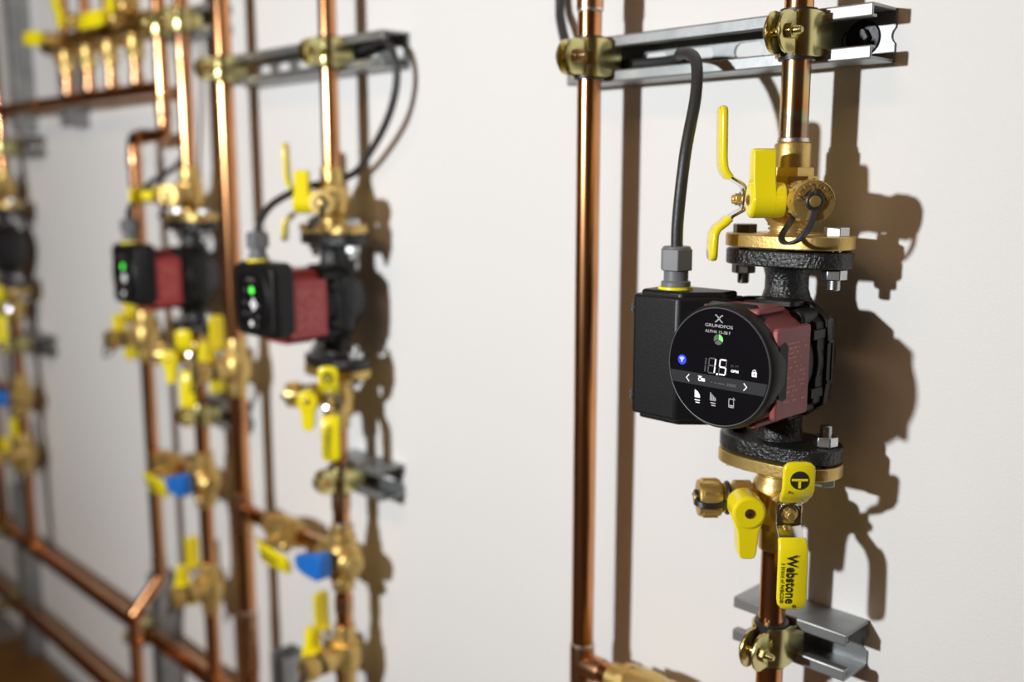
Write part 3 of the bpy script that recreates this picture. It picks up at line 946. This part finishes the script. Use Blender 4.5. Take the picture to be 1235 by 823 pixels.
def cable(label, pts, r=0.0048, n=8):
    o = MB().tube(spline(pts, n), r, I4, 14).build('power_cable', 'cable')
    return tag(o, label, 'cable', 'black power cables')


def W(x, y, z): return (x, y, z + Z0)


Q = math.radians
# ================================================================== nearest circuit
X1, Z1 = -0.415, -0.139
pump_new('black and red pump with a round glass touch display showing white digits', W(X1, PY, Z1))
iso_valve('brass flanged valve above the pump with the round display, its drain cap facing front', W(X1, PY, Z1 + 0.0845), Q(135), True, emboss=True)
iso_valve('brass flanged valve below the round-display pump, yellow lever printed with black lettering', W(X1, PY, Z1 - 0.0845), Q(45), False, print_it=True)
pipe('heat-stained copper pipe rising from the valve above the round-display pump', [W(X1, PY, 0.62), W(X1, PY, 0.024)], material='copper_stained', rings=[(W(X1, PY, 0.0290), (0, 0, 1))],
     fittings=[])
pipe('copper pipe dropping below the printed yellow lever through the lower right channel', [W(X1, PY, Z1 - 0.160), W(X1, PY, -0.66)])
strut('long galvanised slotted channel across the upper right, holding two copper pipes', W(-0.5165, 0, 0.1085), 0.307, bolts=(0.128,))
strut('short galvanised channel at the lower right below the printed lever', W(-0.409, 0, -0.3880), 0.107)
clamp('yellow zinc clamp on the right end of the upper right channel', W(X1, PY, 0.1085))
clamp('yellow zinc clamp with dark screw on the left end of the upper right channel', W(-0.628, PY, 0.1085), worn=True)
clamp('yellow zinc clamp on the lower right channel, screw end towards the viewer', W(X1, PY, -0.3880))
RZ = -0.486
pipe('tall plain copper riser left of the round-display pump, crossing the upper channel', [W(-0.628, PY, 0.62), W(-0.628, PY, -0.70)],
     fittings=[(W(-0.628, PY, -0.466), W(-0.628, PY, -0.508)), (W(-0.628, PY, 0.190), W(-0.628, PY, 0.152))],
     rings=[(W(-0.628, PY, -0.4655), (0, 0, 1)), (W(-0.628, PY, 0.1515), (0, 0, 1))])
pipe('short copper cross pipe leaving the tee at the foot of the tall riser', [W(-0.622, PY, RZ), W(-0.43, PY, RZ)], fittings=[(W(-0.628, PY, RZ), W(-0.600, PY, RZ))])
inline_valve('brass valve on the short cross pipe at the bottom edge', W(-0.545, PY, RZ))
cable('black cable curving from the round-display pump up into the upper channel',
      [W(X1 - 0.063, PY - 0.062, -0.060), W(X1 - 0.0625, PY - 0.062, -0.030), W(X1 - 0.060, PY - 0.058, 0.020), W(X1 - 0.066, PY - 0.038, 0.066), W(X1 - 0.082, PY - 0.018, 0.096),
       W(X1 - 0.108, PY - 0.002, 0.104), W(X1 - 0.140, PY + 0.030, 0.1035), W(X1 - 0.190, PY + 0.036, 0.1045), W(X1 - 0.236, PY + 0.034, 0.1065), W(X1 - 0.262, PY + 0.032, 0.116), W(X1 - 0.284, PY + 0.038, 0.150),
       W(X1 - 0.294, PY + 0.046, 0.200), W(X1 - 0.298, PY + 0.048, 0.45)])

# ================================================================== second circuit
X2, Z2 = -1.050, -0.1515
pump_old('second pump from the right, square black head and dark red motor', W(X2, PY, Z2), 0.005)
iso_valve('brass flanged valve above the second pump from the right', W(X2, PY, Z2 + 0.0845), Q(135), True)
iso_valve('brass flanged valve below the second pump from the right', W(X2, PY, Z2 - 0.0845), Q(45), False, print_it=True)
pipe('copper pipe rising from the second pump through the middle channel', [W(X2, PY, 0.62), W(X2, PY, 0.010)])
pipe('copper pipe between the second pump and the nearer blue-handled valve', [W(X2, PY, Z2 - 0.160), W(X2, PY, -0.450)], rings=[(W(X2, PY, -0.446), (0, 0, 1))],
     fittings=[(W(X2, PY, -0.405), W(X2, PY, -0.428))])
strut('galvanised channel in the upper middle, behind the second pump\'s pipe', W(-1.137, 0, 0.1500), 0.352)
strut('short galvanised channel below the second pump from the right', W(-1.040, 0, -0.3850), 0.110)
clamp('zinc clamp on the upper middle channel, around the second pump\'s pipe', W(X2, PY, 0.1500))
clamp('zinc clamp on the left end of the upper middle channel', W(-1.311, PY, 0.1500), 0.0130, worn=True)
clamp('zinc clamp on the short channel below the second pump', W(X2, PY, -0.3850), worn=True)
three_way('brass valve with blue handle, the larger and nearer one', W(X2, PY, -0.492))
pipe('copper pipe below the nearer blue-handled valve', [W(X2, PY, -0.533), W(X2, PY, -0.590)], fittings=[(W(X2, PY, -0.548), W(X2, PY, -0.568))])
iso_valve('brass valve at the bottom edge below the nearer blue handle, lever upright', W(X2, PY, -0.668), Q(90), True, False)
pipe('copper riser with brass valve between the second and third pumps', [W(-1.309, PY, 0.62), W(-1.309, PY, -0.232)], r=0.0130)
pipe('lower copper riser with tee feeding the nearer blue-handled valve', [W(-1.309, PY, -0.306), W(-1.309, PY, -0.95)], r=0.0130,
     fittings=[(W(-1.309, PY, -0.462), W(-1.309, PY, -0.525)), (W(-1.309, PY, -0.655), W(-1.309, PY, -0.69)), (W(-1.309, PY, -0.69), W(-1.309, PY, -0.75))],
     rings=[(W(-1.309, PY, -0.652), (0, 0, 1))])
iso_valve('brass valve on the riser between second and third pumps, long upright lever', W(-1.309, PY, -0.312), Q(90), True, False, k=1.2)
pipe('short copper cross pipe into the nearer blue-handled valve', [W(-1.300, PY, -0.492), W(-1.090, PY, -0.492)], fittings=[(W(-1.309, PY, -0.492), W(-1.275, PY, -0.492)), (W(-1.118, PY, -0.492), W(-1.095, PY, -0.492))])
inline_valve('brass valve with slanted yellow printed lever beside the nearer blue handle', W(-1.190, PY, -0.492))
cable('black cable looping from the middle channel down to the second pump',
      [W(X2 - 0.016, PY - 0.097, Z2 + 0.084), W(X2 - 0.015, PY - 0.094, Z2 + 0.100), W(X2 - 0.022, PY - 0.070, -0.030), W(X2 - 0.020, PY - 0.028, -0.012), W(X2 - 0.004, PY + 0.030, 0.003),
       W(-1.012, -0.026, 0.030), W(-0.968, -0.030, 0.070), W(-0.950, -0.030, 0.110), W(-0.954, -0.030, 0.142), W(-0.975, -0.028, 0.160), W(-1.010, -0.022, 0.158), W(-1.060, -0.016, 0.150)], 0.0046)

# ================================================================== third circuit
X3, Z3 = -1.428, -0.1475
pump_old('third pump from the right, small and blurred, square black head', W(X3, PY, Z3), 0.013)
iso_valve('brass flanged valve above the third pump, lever turned level', W(X3, PY, Z3 + 0.0845), Q(125), True, closed=True)
iso_valve('brass flanged valve below the third pump from the right', W(X3, PY, Z3 - 0.0845), Q(45), False)
pipe('copper pipe rising from the third pump, bright and blurred', [W(X3, PY, 0.62), W(X3, PY, 0.014)], fittings=[(W(X3, PY, 0.21), W(X3, PY, 0.17))])
pipe('copper pipe between the third pump and the farther blue-handled valve', [W(X3, PY, Z3 - 0.160), W(X3, PY, -0.428)])
strut('galvanised channel end at the top left, behind the third pump\'s pipe', W(-1.462, 0, 0.2300), 0.170)
strut('short galvanised channel below the third pump', W(-1.420, 0, -0.3640), 0.110)
clamp('zinc clamp at the top on the third pump\'s pipe', W(X3, PY, 0.2300))
clamp('zinc clamp at the top on the bent copper pipe', W(-1.500, PY, 0.2300))
clamp('zinc clamp on the short channel below the third pump', W(X3, PY, -0.3640))
three_way('brass valve with blue handle, the smaller middle one', W(X3, PY, -0.470))
pipe('copper pipe from the farther blue-handled valve down to the main', [W(X3, PY, -0.511), W(X3, PY, -0.610)])
iso_valve('brass valve below the middle blue handle, lever upright', W(X3, PY, -0.690), Q(90), True, False)
pipe('copper pipe stub joining the upper main below the third pump', [W(X3, PY, -0.685), W(X3, PY, -0.805)])
LX = -1.614
pipe('bent copper pipe stepping left at the upper left corner', [W(-1.500, PY, 0.62), W(-1.500, PY, 0.066), W(LX, PY, 0.066), W(LX, PY, -0.222)], bends=0.016,
     fittings=[(W(-1.500, PY, 0.125), W(-1.500, PY, 0.092)), (W(LX + 0.03, PY, 0.066), W(LX + 0.045, PY, 0.066)), (W(LX, PY, 0.036), W(LX, PY, 0.018))])
iso_valve('brass valve on the bent pipe left of the third pump', W(LX, PY, -0.300), Q(90), True, False)
pipe('copper pipe bending forward over the upper main at the lower left', [W(LX, PY, -0.300), W(LX, PY, -0.690), W(LX, PY - 0.050, -0.745), W(LX, PY - 0.050, -0.945), W(LX, PY, -0.991)], bends=0.012,
     fittings=[(W(LX, PY, -0.650), W(LX, PY, -0.676)), (W(LX, PY - 0.050, -0.765), W(LX, PY - 0.050, -0.785))])
pipe('short copper cross pipe into the middle blue-handled valve', [W(LX, PY, -0.470), W(X3 - 0.04, PY, -0.470)])
inline_valve('small brass valve with yellow lever beside the middle blue handle', W(-1.545, PY, -0.470))
cable('black cable dropping behind the bent pipe to the third pump',
      [W(X3 - 0.016, PY - 0.089, Z3 + 0.084), W(X3 - 0.016, PY - 0.086, Z3 + 0.104), W(X3 - 0.030, PY - 0.050, -0.010), W(X3 - 0.060, PY + 0.020, 0.030), W(-1.475, -0.028, 0.110), W(-1.472, -0.022, 0.200), W(-1.470, -0.016, 0.232), W(-1.440, -0.016, 0.232)], 0.0046)

# ================================================================== farthest circuit, at the left edge
X4, Z4 = -2.262, -0.145
pump_old('farthest pump, cut by the left edge, dark and blurred', W(X4, PY, Z4))
iso_valve('brass flanged valve above the farthest pump at the left edge', W(X4, PY, Z4 + 0.0845), Q(135), True)
iso_valve('brass flanged valve below the farthest pump at the left edge', W(X4, PY, Z4 - 0.0845), Q(45), False)
pipe('copper pipe above the farthest pump at the left edge', [W(X4, PY, 0.62), W(X4, PY, 0.016)])
pipe('copper pipe below the farthest pump at the left edge', [W(X4, PY, Z4 - 0.160), W(X4, PY, -0.424)])
strut('short galvanised channel above the farthest pump', W(-2.225, 0, 0.0650), 0.130)
strut('short galvanised channel below the farthest pump', W(-2.245, 0, -0.3530), 0.130)
clamp('zinc clamp above the farthest pump', W(X4, PY, 0.0650))
clamp('zinc clamp below the farthest pump', W(X4, PY, -0.3530))
three_way('brass valve with blue handle at the left edge', W(X4, PY, -0.466))
pipe('copper pipe below the blue handle at the left edge', [W(X4, PY, -0.507), W(X4, PY, -0.555)])
iso_valve('brass valve below the blue handle at the left edge', W(X4, PY, -0.635), Q(90), True, False)
pipe('copper pipe from the left edge valve down to the upper main', [W(X4, PY, -0.625), W(X4, PY, -0.800)])
pipe('copper riser outside the left edge joining the left edge blue-handled valve', [W(-2.46, PY, 0.62), W(-2.46, PY, -0.800)])
pipe('copper cross pipe at the left edge into the blue-handled valve', [W(-2.46, PY, -0.466), W(X4 - 0.04, PY, -0.466)])

# ================================================================== mains, floor stands and manifold
pipe('upper copper main running diagonally across the lower left', [W(-3.5, PY, -0.814), W(-1.0, PY, -0.814)], r=0.0143,
     fittings=[(W(X3 - 0.03, PY, -0.814), W(X3 + 0.03, PY, -0.814)), (W(X4 - 0.03, PY, -0.814), W(X4 + 0.03, PY, -0.814))])
pipe('lower copper main crossing the bottom left corner', [W(-3.5, PY, -0.992), W(-1.0, PY, -0.992)], r=0.0143, fittings=[(W(LX - 0.03, PY, -0.992), W(LX + 0.03, PY, -0.992))])
for x, lab in ((-1.682, 'upright galvanised channel behind the bent pipe at the lower left'), (-1.255, 'upright galvanised channel right of the nearer riser at the bottom edge'),
               (-2.42, 'upright galvanised channel at the left edge behind the mains')):
    zt = -0.712
    L = Z0 + zt
    strut(lab, (x, 0, L / 2 + 0.0005), L - 0.001, (0, Q(90), 0))
    for z, w in ((-0.814, 'upper'), (-0.992, 'lower')):
        if x == -1.682:
            clamp('zinc clamp holding the %s main to the channel behind the bent pipe' % w, W(x, -0.0592, z), 0.0143, (0, Q(90), 0))
        elif x == -2.42:
            clamp('zinc clamp holding the %s main at the left edge' % w, W(x, -0.0592, z), 0.0143, (0, Q(90), 0))
strut('long upright galvanised channel at the upper left corner', W(-2.215, 0, 0.345), 0.50, (0, Q(90), 0))
strut('short upright galvanised channel behind the upper left cross pipe', W(-1.945, 0, 0.165), 0.14, (0, Q(90), 0))
HZ = 0.138
pipe('copper cross pipe at the upper left below the row of small valves', [W(-2.50, PY, HZ), W(-1.512, PY, HZ)], fittings=[(W(-2.05, PY, HZ), W(-2.01, PY, HZ))])
mz = 0.240
mf = thing('brass_manifold', 'horizontal brass manifold carrying small yellow-handled valves at the upper left', 'manifold', W(-1.74, PY, mz))
b = MB().lathe([(0.013, -0.22), (0.0165, -0.218), (0.0165, -0.19), (0.0135, -0.188), (0.0135, 0.188), (0.0165, 0.19), (0.0165, 0.21), (0.013, 0.212)], fr((0, 0, 0), (1, 0, 0)), 28)
for x in (-0.134, -0.037, 0.055, 0.152):
    b.lathe([(0.0165, x - 0.016), (0.0175, x - 0.014), (0.0175, x + 0.014), (0.0165, x + 0.016)], fr((0, 0, 0), (1, 0, 0)), 28)
b.build('manifold_bar', 'brass_dark', mf)
where = ('first small branch valve from the left under the manifold', 'second small branch valve from the left under the manifold',
         'third small branch valve from the left under the manifold', 'last small branch valve, nearest the bent pipe')
for i, x in enumerate((-1.874, -1.777, -1.685, -1.588)):
    t = thing('branch_valve', where[i], 'valve', W(x, PY, HZ + 0.010), 'small branch valves under the manifold')
    MB().tube([(0, 0, 0), (0, 0, 0.045)], 0.0090, I4, 20).build('copper_stub', 'copper', t)
    MB().lathe([(0.0095, 0.0), (0.0115, 0.002), (0.0115, 0.014), (0.0095, 0.016)], I4, 20).build('coupling', 'copper_worn', t)
    v = MB().lathe([(0.0092, 0.036), (0.0125, 0.037), (0.0125, 0.050), (0.0145, 0.054), (0.0145, 0.070), (0.0125, 0.073), (0.0125, 0.080), (0.0100, 0.084)], I4, 24)
    v.prism(ngon(6, 0.0155), 0.044, 0.051, I4)
    v.lathe([(0.006, 0.008), (0.006, 0.022)], fr((0, 0, 0.062), (0, -1, 0)), 14)
    v.build('valve_body', 'brass', t)
    if i == 3:
        p_ = MB().tube([(0, 0, 0.105), (0, 0, 0.32)], 0.0111, I4, 20)
        p_.build('brass_riser', 'brass', t)
    else:
        MB().tube([(0, 0, 0.105), (0, 0, 0.48)], 0.0090, I4, 20).build('copper_riser', 'copper', t)
# yellow handled valves on top of the manifold
for i, (x, z, dx, dz, L, lab) in enumerate((
        (-1.870, 0.242, -1, 0.05, 0.050, 'yellow-handled valve on the left end of the manifold, handle level'),
        (-1.765, 0.262, 0, 1, 0.050, 'yellow-handled valve on the manifold, handle upright beside the left end'),
        (-1.600, 0.247, -1, -0.05, 0.066, 'yellow-handled valve in the middle of the manifold, handle level'),
        (-1.560, 0.262, 0, 1, 0.058, 'yellow-handled valve on the right half of the manifold, handle upright'))):
    t = thing('manifold_valve', lab, 'valve', W(x, PY - 0.017, z), 'yellow-handled valves on the manifold')
    MB().lathe([(0.011, -0.006), (0.013, -0.002), (0.013, 0.016), (0.009, 0.020), (0.006, 0.021), (0.006, 0.032)], fr((0, 0, 0), (0, -1, 0)), 20).build('valve_body', 'brass', t)
    M = fr((0, -0.030, 0), (0, -1, 0), (dx, 0, dz))
    MB().strap([(-0.014, 0.0), (-0.010, 0.0), (0.010, 0.0), (0.018, 0.004), (0.026, 0.006), (L - 0.006, 0.006), (L, 0.006)], [.012, .024, .026, .026, .025, .023, .012], .008, M, .33).build('handle', 'yellow', t)

# a brown board on the floor below the mains
tag(MB().box((-1.80, -0.615, 0.005), (1.46, 1.19, 0.0095)).build('floor_board', 'board'), 'flat brown board lying on the floor below the lower main', 'board')
